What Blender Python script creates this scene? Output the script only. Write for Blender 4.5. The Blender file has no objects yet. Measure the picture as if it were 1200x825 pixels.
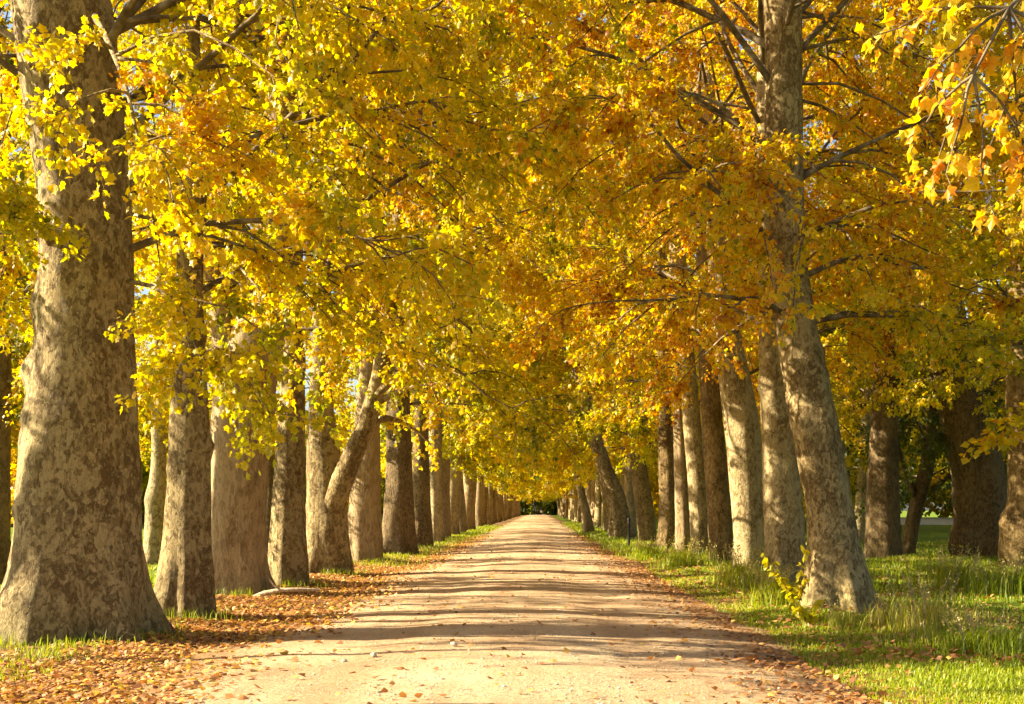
import bpy, math, random
import numpy as np
from mathutils import Vector, noise as mnoise
PI = math.pi
F, VX, VY, CAMZ = 1500.0, 632.0, 597.0, 1.6          # measured perspective of the avenue
scene = bpy.context.scene
COL = scene.collection

# ------------------------------------------------------------------ materials
def new_mat(name):
    m = bpy.data.materials.new(name); m.use_nodes = True
    nt = m.node_tree; nt.nodes.clear()
    return m, nt
def nd(nt, t, **kw):
    n = nt.nodes.new(t)
    for k, v in kw.items():
        if k.startswith('_'): setattr(n, k[1:], v)
    return n
def lk(nt, a, b): nt.links.new(a, b)
def ramp(nt, fac, stops, interp='LINEAR'):
    r = nt.nodes.new('ShaderNodeValToRGB'); cr = r.color_ramp; cr.interpolation = interp
    while len(cr.elements) < len(stops): cr.elements.new(0.5)
    for e, (p, c) in zip(cr.elements, stops):
        e.position = p; e.color = (*c, 1) if len(c) == 3 else c
    lk(nt, fac, r.inputs[0]); return r.outputs[0]
def noise_n(nt, vec, scale, detail=4, rough=0.55, dist=0.0):
    n = nt.nodes.new('ShaderNodeTexNoise'); n.inputs['Scale'].default_value = scale
    n.inputs['Detail'].default_value = detail; n.inputs['Roughness'].default_value = rough
    n.inputs['Distortion'].default_value = dist
    if vec is not None: lk(nt, vec, n.inputs['Vector'])
    return n.outputs[0]
def mixc(nt, fac, a, b, mode='MIX'):
    n = nt.nodes.new('ShaderNodeMix'); n.data_type = 'RGBA'; n.blend_type = mode
    for s, v in ((0, fac), (6, a), (7, b)):
        if hasattr(v, 'is_linked'): lk(nt, v, n.inputs[s])
        elif isinstance(v, (int, float)): n.inputs[s].default_value = v
        else: n.inputs[s].default_value = (*v, 1)
    return n.outputs[2]
def math_n(nt, op, a, b=0.0, c=None):
    n = nt.nodes.new('ShaderNodeMath'); n.operation = op
    for i, v in enumerate((a, b) if c is None else (a, b, c)):
        if hasattr(v, 'is_linked'): lk(nt, v, n.inputs[i])
        else: n.inputs[i].default_value = v
    return n.outputs[0]
def maprange(nt, v, a, b, c=0.0, d=1.0):
    n = nt.nodes.new('ShaderNodeMapRange'); n.interpolation_type = 'SMOOTHSTEP'
    lk(nt, v, n.inputs[0])
    for i, x in enumerate((a, b, c, d)): n.inputs[i+1].default_value = x
    return n.outputs[0]
def mapping(nt, vec, scale, off=None):
    n = nt.nodes.new('ShaderNodeMapping'); n.inputs['Scale'].default_value = scale
    lk(nt, vec, n.inputs['Vector'])
    if off is not None: lk(nt, off, n.inputs['Location'])
    return n.outputs[0]
def finish(nt, color, rough=0.8, bump=None, bstr=0.4, bdist=0.02, spec=0.3):
    p = nt.nodes.new('ShaderNodeBsdfPrincipled'); o = nt.nodes.new('ShaderNodeOutputMaterial')
    if hasattr(color, 'is_linked'): lk(nt, color, p.inputs['Base Color'])
    else: p.inputs['Base Color'].default_value = (*color, 1)
    p.inputs['Roughness'].default_value = rough
    p.inputs['Specular IOR Level'].default_value = spec
    if bump is not None:
        b = nt.nodes.new('ShaderNodeBump'); b.inputs['Strength'].default_value = bstr
        b.inputs['Distance'].default_value = bdist
        lk(nt, bump, b.inputs['Height']); lk(nt, b.outputs[0], p.inputs['Normal'])
    lk(nt, p.outputs[0], o.inputs[0]); return p

def bark_mat(name, pale, mid, dark, rust, plate=0.5, vstretch=0.62, scale=1.0, moss=0.45, bstr=0.85):
    """flaking plane bark: pale ground, olive and brown plates, rusty fresh scars"""
    m, nt = new_mat(name)
    tc = nd(nt, 'ShaderNodeTexCoord'); oi = nd(nt, 'ShaderNodeObjectInfo')
    off = nd(nt, 'ShaderNodeCombineXYZ')
    lk(nt, math_n(nt, 'MULTIPLY', oi.outputs['Random'], 37.0), off.inputs[0])
    lk(nt, math_n(nt, 'MULTIPLY', oi.outputs['Random'], 91.0), off.inputs[2])
    v = mapping(nt, tc.outputs['Object'], (scale*1.5, scale*1.5, scale*vstretch*1.5), off.outputs[0])
    v2 = mapping(nt, tc.outputs['Object'], (scale, scale, scale*0.16), off.outputs[0])
    big = noise_n(nt, v, 1.3, 3, 0.5)
    flake = noise_n(nt, v, 12.0, 5, 0.62, 0.7)
    flake2 = noise_n(nt, v, 27.0, 3, 0.6, 0.9)
    fine = noise_n(nt, v, 60.0, 3, 0.6)
    streak = noise_n(nt, v2, 11.0, 4, 0.6, 0.3)
    # peeling plates: warped cells, each in one of the bark's ages, pale and brown areas drifting over the trunk
    wv = nd(nt, 'ShaderNodeTexNoise'); wv.inputs['Scale'].default_value = 6.0; wv.inputs['Detail'].default_value = 3; lk(nt, v, wv.inputs['Vector'])
    wadd = nd(nt, 'ShaderNodeVectorMath', _operation='MULTIPLY_ADD'); lk(nt, wv.outputs['Color'], wadd.inputs[0]); wadd.inputs[1].default_value = (.17,.17,.17); lk(nt, v, wadd.inputs[2])
    def cells(sc):
        c = nd(nt, 'ShaderNodeTexVoronoi'); c.inputs['Scale'].default_value = sc; lk(nt, wadd.outputs[0], c.inputs['Vector'])
        q = nd(nt, 'ShaderNodeSeparateColor'); lk(nt, c.outputs['Color'], q.inputs[0]); return q.outputs[0]
    c1, c2 = cells(9.5), cells(22.0)
    age = math_n(nt, 'ADD', math_n(nt, 'MULTIPLY', c1, 0.36), math_n(nt, 'MULTIPLY', c2, 0.32))
    age = math_n(nt, 'ADD', age, math_n(nt, 'MULTIPLY', big, 0.75))
    age = math_n(nt, 'ADD', age, math_n(nt, 'MULTIPLY', math_n(nt, 'SUBTRACT', flake, 0.5), 0.35))
    age = math_n(nt, 'ADD', age, 0.5-plate-0.22)
    th = age
    base = mixc(nt, math_n(nt, 'MULTIPLY', maprange(nt, streak, 0.38, 0.66), 0.6), pale, mid)
    c = mixc(nt, maprange(nt, age, 0.33, 0.40), tuple(min(1, x*1.12) for x in pale), base)
    c = mixc(nt, math_n(nt, 'MULTIPLY', maprange(nt, age, 0.48, 0.58), 0.85), c, mid)
    c = mixc(nt, math_n(nt, 'MULTIPLY', maprange(nt, age, 0.62, 0.74), 0.75), c, dark)
    c = mixc(nt, math_n(nt, 'MULTIPLY', maprange(nt, flake2, 0.60, 0.63), 0.55), c, pale)
    c = mixc(nt, math_n(nt, 'MULTIPLY', maprange(nt, flake2, 0.36, 0.30), 0.5), c, rust)
    c = mixc(nt, math_n(nt, 'MULTIPLY', maprange(nt, fine, 0.45, 0.75), 0.4), c, dark)
    # moss and damp staining at the foot of the trunk
    sp = nd(nt, 'ShaderNodeSeparateXYZ'); lk(nt, tc.outputs['Object'], sp.inputs[0])
    foot = maprange(nt, math_n(nt, 'ADD', sp.outputs[2], math_n(nt, 'MULTIPLY', big, 1.6)), 1.5, 0.55)
    c = mixc(nt, math_n(nt, 'MULTIPLY', foot, moss), c, (0.10, 0.095, 0.03))
    h = math_n(nt, 'ADD', math_n(nt, 'MULTIPLY', th, 0.9), math_n(nt, 'MULTIPLY', fine, 0.25))
    h = math_n(nt, 'ADD', h, math_n(nt, 'MULTIPLY', math_n(nt, 'ADD', maprange(nt, age, 0.52, 0.56), maprange(nt, age, 0.66, 0.70)), 0.35))
    h = math_n(nt, 'ADD', h, math_n(nt, 'MULTIPLY', streak, 0.5))
    finish(nt, c, 0.82, h, bstr, 0.05, 0.2)
    return m
BARK = {
 'mottled': bark_mat('mottled_plane_bark', (0.336,0.255,0.120), (0.181,0.123,0.051), (0.097,0.057,0.020), (0.267,0.128,0.039), 0.47),
 'pale':    bark_mat('pale_plane_bark', (0.394,0.310,0.162), (0.259,0.187,0.086), (0.135,0.083,0.032), (0.302,0.158,0.057), 0.53),
 'smooth':  bark_mat('smooth_grey_bark', (0.318,0.230,0.123), (0.235,0.158,0.081), (0.152,0.096,0.042), (0.251,0.142,0.059), 0.54, 0.35, bstr=0.7),
 'rough':   bark_mat('rough_brown_bark', (0.261,0.181,0.075), (0.165,0.104,0.038), (0.081,0.047,0.017), (0.271,0.142,0.051), 0.44, 0.6, 1.2, 0.5, 0.8),
 'dark':    bark_mat('dark_shaggy_bark', (0.186,0.129,0.061), (0.130,0.088,0.042), (0.066,0.041,0.019), (0.163,0.082,0.036), 0.45, 0.5, 1.2, 0.5, 0.8),
}
def branch_mat():
    m, nt = new_mat('branch_bark')
    tc = nd(nt, 'ShaderNodeTexCoord')
    n = noise_n(nt, tc.outputs['Object'], 6.0, 4, 0.6)
    finish(nt, ramp(nt, n, [(0.35, (0.07,0.045,0.022)), (0.55, (0.15,0.11,0.06)), (0.72, (0.30,0.25,0.16))]), 0.85, n, 0.4)
    return m
BRANCH = branch_mat()

def leaf_mat(name, stops, trans=0.5, rough=0.42, vary=0.10):
    m, nt = new_mat(name)
    at = nd(nt, 'ShaderNodeAttribute'); at.attribute_name = 'tint'
    oi = nd(nt, 'ShaderNodeObjectInfo')
    t = math_n(nt, 'ADD', at.outputs['Fac'], math_n(nt, 'MULTIPLY', math_n(nt, 'SUBTRACT', oi.outputs['Random'], 0.5), vary))
    geo = nd(nt, 'ShaderNodeNewGeometry')
    blot = noise_n(nt, geo.outputs['Position'], 28.0, 2, 0.5)
    t = math_n(nt, 'ADD', t, math_n(nt, 'MULTIPLY', math_n(nt, 'SUBTRACT', blot, 0.5), 0.22))
    c = ramp(nt, t, stops)
    p = nd(nt, 'ShaderNodeBsdfPrincipled'); o = nd(nt, 'ShaderNodeOutputMaterial')
    lk(nt, c, p.inputs['Base Color']); p.inputs['Roughness'].default_value = rough
    p.inputs['Specular IOR Level'].default_value = 0.45
    tr = nd(nt, 'ShaderNodeBsdfTranslucent')
    hs = nd(nt, 'ShaderNodeHueSaturation'); hs.inputs['Saturation'].default_value = 1.1; hs.inputs['Value'].default_value = 1.3
    lk(nt, c, hs.inputs['Color']); lk(nt, hs.outputs[0], tr.inputs['Color'])
    mx = nd(nt, 'ShaderNodeMixShader'); mx.inputs[0].default_value = trans
    lk(nt, p.outputs[0], mx.inputs[1]); lk(nt, tr.outputs[0], mx.inputs[2]); lk(nt, mx.outputs[0], o.inputs[0])
    return m
AUTUMN = [(0.0, (0.055,0.085,0.008)), (0.16, (0.19,0.21,0.010)), (0.32, (0.42,0.38,0.010)), (0.50, (0.60,0.455,0.010)),
          (0.66, (0.66,0.40,0.012)), (0.80, (0.54,0.24,0.014)), (0.92, (0.34,0.125,0.014)), (1.0, (0.20,0.075,0.016))]
LEAF = leaf_mat('autumn_leaves', AUTUMN, 0.62)
GREENLEAF = leaf_mat('dark_green_leaves', [(0.0, (0.03,0.05,0.006)), (0.5, (0.085,0.12,0.012)), (1.0, (0.22,0.22,0.02))], 0.3)
LITTER = leaf_mat('fallen_leaf_litter', [(0.0, (0.55,0.42,0.06)), (0.2, (0.55,0.33,0.08)), (0.45, (0.47,0.22,0.07)), (0.7, (0.30,0.13,0.05)), (1.0, (0.17,0.08,0.035))], 0.2, 0.6)
GRASSM = leaf_mat('grass_blades', [(0.0, (0.06,0.10,0.008)), (0.35, (0.18,0.25,0.012)), (0.65, (0.32,0.34,0.018)), (0.85, (0.36,0.32,0.06)), (1.0, (0.50,0.38,0.16))], 0.45, 0.5, 0.0)

def road_mat():
    m, nt = new_mat('packed_gravel')
    g = nd(nt, 'ShaderNodeNewGeometry'); pos = g.outputs['Position']
    big = noise_n(nt, pos, 0.6, 4, 0.55)
    tracks = noise_n(nt, mapping(nt, pos, (1.6, 0.06, 1)), 1.0, 4, 0.55)
    fine = noise_n(nt, pos, 30.0, 6, 0.8)
    vor = nd(nt, 'ShaderNodeTexVoronoi'); vor.inputs['Scale'].default_value = 42.0; lk(nt, pos, vor.inputs['Vector'])
    c = ramp(nt, math_n(nt, 'ADD', math_n(nt, 'MULTIPLY', big, 0.5), math_n(nt, 'MULTIPLY', tracks, 0.5)),
             [(0.36, (0.40,0.25,0.135)), (0.50, (0.56,0.385,0.225)), (0.64, (0.70,0.53,0.335))])
    c = mixc(nt, 0.75, c, ramp(nt, fine, [(0.38, (0.22,0.18,0.15)), (0.45, (0.72,0.69,0.66)), (0.58, (1.0,1.0,1.0))]), 'MULTIPLY')
    c = mixc(nt, math_n(nt, 'MULTIPLY', maprange(nt, vor.outputs['Distance'], 0.22, 0.08), 0.30), c, (0.72,0.62,0.46))
    # brown dusting of crumbled leaf at the edges
    sp = nd(nt, 'ShaderNodeSeparateXYZ'); lk(nt, pos, sp.inputs[0])
    ex = math_n(nt, 'ABSOLUTE', math_n(nt, 'ADD', sp.outputs[0], 0.45))
    ex = math_n(nt, 'ADD', ex, math_n(nt, 'MULTIPLY', math_n(nt, 'SUBTRACT', noise_n(nt, pos, 1.7, 5, 0.65), 0.5), 2.2))
    c = mixc(nt, math_n(nt, 'MULTIPLY', maprange(nt, ex, 2.35, 3.1), 0.75), c, (0.26,0.15,0.065))
    h = math_n(nt, 'ADD', fine, math_n(nt, 'MULTIPLY', noise_n(nt, pos, 9.0, 4, 0.6), 0.9))
    finish(nt, c, 0.9, h, 0.85, 0.045, 0.15)
    return m
def ground_mat():
    m, nt = new_mat('verge_and_meadow')
    g = nd(nt, 'ShaderNodeNewGeometry'); pos = g.outputs['Position']
    sp = nd(nt, 'ShaderNodeSeparateXYZ'); lk(nt, pos, sp.inputs[0])
    n1 = noise_n(nt, pos, 0.8, 5, 0.6); n2 = noise_n(nt, pos, 14.0, 5, 0.65); n3 = noise_n(nt, pos, 0.12, 3, 0.5)
    soil = ramp(nt, n2, [(0.3, (0.09,0.055,0.025)), (0.5, (0.21,0.125,0.055)), (0.7, (0.33,0.20,0.09))])
    grass = ramp(nt, math_n(nt, 'ADD', math_n(nt, 'MULTIPLY', n2, 0.5), math_n(nt, 'MULTIPLY', n3, 0.5)),
                 [(0.3, (0.06,0.095,0.010)), (0.5, (0.125,0.185,0.012)), (0.7, (0.20,0.25,0.02))])
    xl = math_n(nt, 'ADD', sp.outputs[0], math_n(nt, 'MULTIPLY', math_n(nt, 'SUBTRACT', n1, 0.5), 4.0))
    left = maprange(nt, xl, -7.6, -6.6); right = maprange(nt, xl, 3.6, 2.9)
    mask = math_n(nt, 'MULTIPLY', left, right)
    patch = math_n(nt, 'MULTIPLY', maprange(nt, n1, 0.56, 0.66), 0.55)
    c = mixc(nt, math_n(nt, 'MAXIMUM', mask, patch), grass, soil)
    finish(nt, c, 0.95, n2, 0.8, 0.05, 0.1)
    return m
def plain_mat(name, c1, c2, scale=8.0, rough=0.7, bstr=0.2):
    m, nt = new_mat(name); tc = nd(nt, 'ShaderNodeTexCoord')
    n = noise_n(nt, tc.outputs['Object'], scale, 4, 0.6)
    finish(nt, ramp(nt, n, [(0.35, c1), (0.65, c2)]), rough, n, bstr)
    return m
ROADM, GROUNDM = road_mat(), ground_mat()
STONEM = plain_mat('pale_stone', (0.30,0.24,0.17), (0.55,0.47,0.36), 20)
POSTM = plain_mat('dark_post_paint', (0.02,0.022,0.02), (0.05,0.05,0.045), 15, 0.55)
WALLM = plain_mat('white_render', (0.68,0.66,0.60), (0.82,0.80,0.75), 1.5)
DEADM = plain_mat('weathered_dead_wood', (0.22,0.16,0.10), (0.46,0.38,0.27), 14, 0.9, 0.5)

# ------------------------------------------------------------------ mesh building
class Acc:
    def __init__(s): s.V=[]; s.T=[]; s.Q=[]; s.a=[]; s.n=0
    def add(s, V, tris=None, quads=None, tint=0.5):
        V = np.asarray(V, np.float32).reshape(-1, 3)
        if tris is not None and len(tris): s.T.append(np.asarray(tris, np.int32).reshape(-1,3)+s.n)
        if quads is not None and len(quads): s.Q.append(np.asarray(quads, np.int32).reshape(-1,4)+s.n)
        s.V.append(V); s.n += len(V)
        s.a.append(np.broadcast_to(np.asarray(tint, np.float32), (len(V),)))
    def mesh(s, name, mat, smooth=False, tint=False):
        me = bpy.data.meshes.new(name)
        V = np.concatenate(s.V) if s.V else np.zeros((0,3), np.float32)
        T = np.concatenate(s.T) if s.T else np.zeros((0,3), np.int32)
        Q = np.concatenate(s.Q) if s.Q else np.zeros((0,4), np.int32)
        me.vertices.add(len(V)); me.vertices.foreach_set('co', V.ravel())
        L = np.concatenate([T.ravel(), Q.ravel()]).astype(np.int32)
        me.loops.add(len(L)); me.loops.foreach_set('vertex_index', L)
        nP = len(T)+len(Q); me.polygons.add(nP)
        st = np.concatenate([np.arange(len(T))*3, len(T)*3+np.arange(len(Q))*4]).astype(np.int32)
        me.polygons.foreach_set('loop_start', st)
        me.polygons.foreach_set('use_smooth', np.full(nP, smooth, bool))
        if tint:
            at = me.attributes.new('tint', 'FLOAT', 'POINT'); at.data.foreach_set('value', np.concatenate(s.a).astype(np.float32))
        me.update(calc_edges=True); me.validate()
        me.materials.append(mat)
        return me
def link(name, me, parent=None, loc=(0,0,0)):
    o = bpy.data.objects.new(name, me); COL.objects.link(o); o.location = loc
    if parent is not None: o.parent = parent
    return o
def props(o, label=None, cat=None, group=None, kind=None):
    if label: o['label'] = label
    if cat: o['category'] = cat
    if group: o['group'] = group
    if kind: o['kind'] = kind
    return o
def empty(name, loc, label, cat, group=None):
    o = bpy.data.objects.new(name, None); COL.objects.link(o); o.location = loc
    o.empty_display_size = 0.3
    return props(o, label, cat, group)
def unit(v, axis=-1):
    return v/np.maximum(np.linalg.norm(v, axis=axis, keepdims=True), 1e-9)
def tubes(acc, P, R, k):
    """P (m,n,3) centre lines, R (m,n) radii, k sides"""
    P = np.asarray(P, float); R = np.asarray(R, float); m, n, _ = P.shape
    tg = np.gradient(P, axis=1); tg = unit(tg)
    avg = unit(P[:, -1]-P[:, 0]); ref = np.where(np.abs(avg[:, 2:3]) > 0.8, np.array([[1.0,0,0]]), np.array([[0,0,1.0]]))
    u = unit(np.cross(tg, ref[:, None, :])); v = np.cross(tg, u)
    th = np.arange(k)*2*PI/k
    V = P[:, :, None, :] + R[:, :, None, None]*(np.cos(th)[None,None,:,None]*u[:, :, None, :]+np.sin(th)[None,None,:,None]*v[:, :, None, :])
    i = np.arange(n-1)[:, None]*k; j = np.arange(k)[None, :]; j2 = (j+1) % k
    q = np.stack([i+j, i+j2, i+k+j2, i+k+j], -1).reshape(-1, 4)
    Q = (q[None] + (np.arange(m)*n*k)[:, None, None]).reshape(-1, 4)
    acc.add(V.reshape(-1, 3), quads=Q)

def fan(out, c):
    n = len(out); V = np.array(out+[c], float)
    return V, np.array([[i, (i+1) % n, n] for i in range(n)])
def lobed(o):   # curl: lobes droop and fold a little
    return [(x, y, -0.28*abs(x)-0.22*y*y) for x, y in o]
T_FULL = fan(lobed([(0,.04),(-.20,-.03),(-.46,.14),(-.34,.36),(-.54,.60),(-.27,.66),(0,1.0),(.27,.66),(.54,.60),(.34,.36),(.46,.14),(.20,-.03)]), (0,.36,0))
v5 = np.array(lobed([(0,0),(-.50,.33),(-.30,.62),(0,1.0),(.30,.62),(.50,.33)]), float)
T_STAR = (v5, np.array([[0,2,1],[0,3,2],[0,4,3],[0,5,4]]))
T_KITE = (np.array([(0,0,0),(-.46,.5,-.12),(0,1,-.15),(.46,.5,-.12)], float), np.array([[0,2,1],[0,3,2]]))
T_CURL = fan([(x*.92, y, -0.5*abs(x)-0.38*y*y+.1*math.sin(9*x+5*y)) for x, y in ((0,.04),(-.20,-.03),(-.46,.14),(-.30,.34),(-.54,.60),(-.22,.62),(0,1.0),(.22,.62),(.54,.60),(.30,.34),(.46,.14),(.20,-.03))], (0,.36,.03))
T_OVAL = (np.array([(0,0,0),(-.25,.35,-.04),(-.2,.75,-.05),(0,1,-.1),(.2,.75,-.05),(.25,.35,-.04)], float), np.array([[0,3,2],[0,2,1],[0,5,4],[0,4,3]]))
def leaves(acc, P, tip, nrm, size, tint, tpl):
    V0, T0 = tpl; n = len(P)
    t = unit(tip); s = unit(np.cross(t, nrm)); w = np.cross(s, t)
    V = P[:, None, :] + size[:, None, None]*(s[:, None, :]*V0[None, :, 0:1]+t[:, None, :]*V0[None, :, 1:2]+w[:, None, :]*V0[None, :, 2:3])
    T = (T0[None]+(np.arange(n)*len(V0))[:, None, None]).reshape(-1, 3)
    acc.add(V.reshape(-1, 3), tris=T, tint=np.repeat(tint, len(V0)))

# ------------------------------------------------------------------ trees
def px_path(D, rows):
    """rows (pixel y, left px, right px) of the trunk outline seen at depth D -> [(z, x, radius)]"""
    return [(CAMZ-(y-VY)/F*D, ((a+b)/2-VX)/F*D, (b-a)/2/F*D) for y, a, b in rows]
def px_line(D, rows):
    """rows (px, py, width, extra depth) -> limb points and radii"""
    return [((x-VX)/F*(D+e), D+e, CAMZ-(y-VY)/F*(D+e), w/2/F*(D+e)) for x, y, w, e in rows]

def trunk_mesh(acc, path, root, seed, k=40, dz=0.14, lobes=0.10, burls=(), flare=0.0, top_r=0.05):
    rng = np.random.default_rng(seed)
    path = sorted(path); z = np.array([p[0] for p in path]); x = np.array([p[1] for p in path]); r = np.array([p[2] for p in path])
    z0 = min(z[0], -0.0)-0.15
    Z = np.arange(z0, z[-1]+1e-6, dz)
    X = np.interp(Z, z, x); R = np.interp(Z, z, r)
    ker = np.hanning(9); ker /= ker.sum()
    sm = lambda a: np.convolve(np.pad(a, 4, mode='edge'), ker, 'valid')
    X, R = sm(X), sm(R)
    ph = rng.uniform(0, 6.3, 6); th = np.arange(k)*2*PI/k
    Y = 0.12*np.sin(Z*0.45+ph[0])*np.clip(Z/4, 0, 1)
    hgt = np.clip(Z, 0, None)
    fl = np.exp(-hgt/0.55)[:, None]; fl2 = np.exp(-hgt/2.2)[:, None]
    rr = R[:, None]*(1+1.25*lobes*fl*(np.cos(5*th+ph[1])+0.7*np.cos(7*th+ph[2])+0.5*np.cos(11*th+ph[4]))*0.95+flare*fl+lobes*0.5*fl2*np.cos(3*th+ph[3])+0.022*np.cos(6*th+ph[5]+0.25*np.sin(Z*.7)[:, None]))
    V = np.zeros((len(Z), k, 3))
    V[..., 0] = X[:, None]+rr*np.cos(th)-root[0]; V[..., 1] = Y[:, None]+rr*np.sin(th); V[..., 2] = Z[:, None]
    o = Vector((seed*3.7, seed*1.3, 0)); flat = V.reshape(-1, 3); c = np.stack([np.repeat(X-root[0], k), np.repeat(Y, k)], 1)
    amp_foot = 1+1.8*np.exp(-np.clip(flat[:, 2], 0, None)/0.6)
    dirs = flat[:, :2]-c; Rf = np.repeat(R, k)
    amp = np.array([mnoise.noise(Vector((p[0]*1.6, p[1]*1.6, p[2]*0.7))+o)*0.045
                    + mnoise.noise(Vector((p[0]*5, p[1]*5, p[2]*2.5))+o)*0.03
                    + mnoise.noise(Vector((p[0]*14, p[1]*14, p[2]*7))+o)*0.012 for p in flat])
    flat[:, :2] += dirs*(amp*amp_foot)[:, None]
    if k > 20:
        burls = list(burls)+[(rng.uniform(.4, 6), rng.uniform(0, 6.28), rng.uniform(.05, .13), rng.choice([-.03, .035, .05, .07])) for _ in range(9)]
    for bz, bth, br, bh in burls:      # knots and burrs: height, bearing, size, how far they stand out
        dth = np.angle(np.exp(1j*(np.tile(th, len(Z))-bth)))*Rf; d2 = dth**2+(flat[:, 2]-bz)**2
        flat[:, :2] += unit(dirs)*(bh*np.exp(-d2/br**2))[:, None]
    i = np.arange(len(Z)-1)[:, None]*k; j = np.arange(k)[None]; j2 = (j+1) % k
    acc.add(flat, quads=np.stack([i+j, i+j2, i+k+j2, i+k+j], -1).reshape(-1, 4))
    cz = len(flat)-k; acc.add(np.concatenate([flat[cz:], flat[cz:].mean(0)[None]]), tris=[[a, (a+1) % k, k] for a in range(k)])
    return Z, X, R

def limb_tree(wood, leafacc, A, az, el, L, r0, rng, spec, root, pts=None):
    """one limb with side branches, twigs and leaves. A start point; pts overrides the path"""
    n = 9; t = np.linspace(0, 1, n)
    if pts is None:
        dz = math.tan(el)*t - spec['droop']*t*t
        wob = rng.normal(0, 0.06, (n, 3)).cumsum(0)*t[:, None]*L*0.45
        bend = az+rng.normal(0, 0.35)*t
        P = A + np.stack([np.cos(bend)*L*t, np.sin(bend)*L*t, L*dz], 1)+wob
        R = r0*(1-t)**1.15+0.010
    else:
        pp = np.array(pts, float); s = np.linspace(0, 1, len(pp))
        P = np.stack([np.interp(t, s, pp[:, c]) for c in range(3)], 1); R = np.interp(t, s, pp[:, 3])
        P[1:-1] = 0.5*P[1:-1]+0.25*(P[:-2]+P[2:])
        L = np.linalg.norm(P[-1]-P[0])
    P0 = P-np.array(root)
    tubes(wood, P0[None], R[None], 8 if spec['lod'] < 2 else 5)
    ns = max(3, int(spec['subs']*(0.6+0.4*L/5.0)))
    ts = np.concatenate([rng.uniform(spec.get('t0', 0.07), 1, ns-2), [0.97, 1.0]])
    ax = np.stack([np.interp(ts, t, P0[:, c]) for c in range(3)], 1)
    d0 = unit(P0[-1]-P0[0])
    hd = math.atan2(d0[1], d0[0])+rng.choice([-1, 1], ns)*rng.uniform(0.25, 1.35, ns)
    hd[-2:] = math.atan2(d0[1], d0[0])+rng.uniform(-0.4, 0.4, 2)
    ls = (0.34*L*(1.15-ts)+0.75)*rng.uniform(0.7, 1.3, ns)
    e = rng.uniform(-0.25, 0.7, ns)
    m = 5; q = np.linspace(0, 1, m)
    S = ax[:, None, :]+ls[:, None, None]*np.stack([np.cos(hd)[:, None]*q, np.sin(hd)[:, None]*q, np.tan(e)[:, None]*0.7*q-(spec['droop']+rng.uniform(0, .35, ns))[:, None]*q*q], -1)
    S += rng.normal(0, 0.04, S.shape)*q[None, :, None]
    rs = np.interp(ts, t, R)*0.5
    tubes(wood, S, np.maximum(rs[:, None]*(1-q)[None]+0.007, 0.007), 5 if spec['lod'] < 2 else 3)
    nt = spec['twigs']
    tt = rng.uniform(0.15, 1, (ns, nt)); tt[:, 0] = 1.0
    idx = tt*(m-1); i0 = np.minimum(idx.astype(int), m-2); f = (idx-i0)[..., None]
    a = np.arange(ns)[:, None]
    B = (S[a, i0]*(1-f)+S[a, i0+1]*f).reshape(-1, 3)
    sd = np.repeat(unit(S[:, -1]-S[:, 0]), nt, 0)
    td = unit(sd*0.7+rng.normal(0, 0.65, B.shape)+np.array([0, 0, spec.get('hang', -0.15)]))
    tl = rng.uniform(0.35, 0.85, len(B))*spec.get('twl', 1.0)
    qq = np.linspace(0, 1, 4)
    W = B[:, None, :]+td[:, None, :]*(tl[:, None]*qq)[..., None]; W[:, :, 2] -= (0.25*tl)[:, None]*qq**2
    if spec['lod'] < 2: tubes(wood, W, np.broadcast_to(0.006*(1-0.6*qq), (len(B), 4)), 3)
    nl = spec['leaves']
    g = rng.uniform(0.05, 1.05, (len(B), nl)); gi = np.minimum((g*3).astype(int), 2); gf = (g*3-gi)[..., None]
    a = np.arange(len(B))[:, None]
    LP = (W[a, gi]*(1-gf)+W[a, gi+1]*gf).reshape(-1, 3); N = len(LP)
    off = rng.normal(0, 1, (N, 3)); off[:, 2] -= 0.3
    LP = LP+unit(off)*rng.uniform(0.03, spec.get('spread', 0.12), N)[:, None]
    tip = unit(off)*0.8+np.repeat(td, nl, 0)*0.5+rng.normal(0, 0.4, (N, 3))+np.array([0, 0, -0.45])
    nrm = rng.normal(0, 0.55, (N, 3))+np.array([-0.15, -0.1, 0.8])
    sub_t = np.repeat(rng.normal(0, 0.075, ns), nt*nl)
    tint = spec['hue']+rng.normal(0, 0.05)+sub_t+rng.normal(0, spec.get('hsd', 0.085), N)
    size = rng.uniform(0.5, 1.3, N)*spec['size']
    if spec.get('keep') is not None:
        k = spec['keep'](LP+np.array(root)); LP, tip, nrm, size, tint = LP[k], tip[k], nrm[k], size[k], tint[k]
    leaves(leafacc, LP, tip, nrm, size, np.clip(tint, 0.02, 0.98), spec['tpl'])

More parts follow.
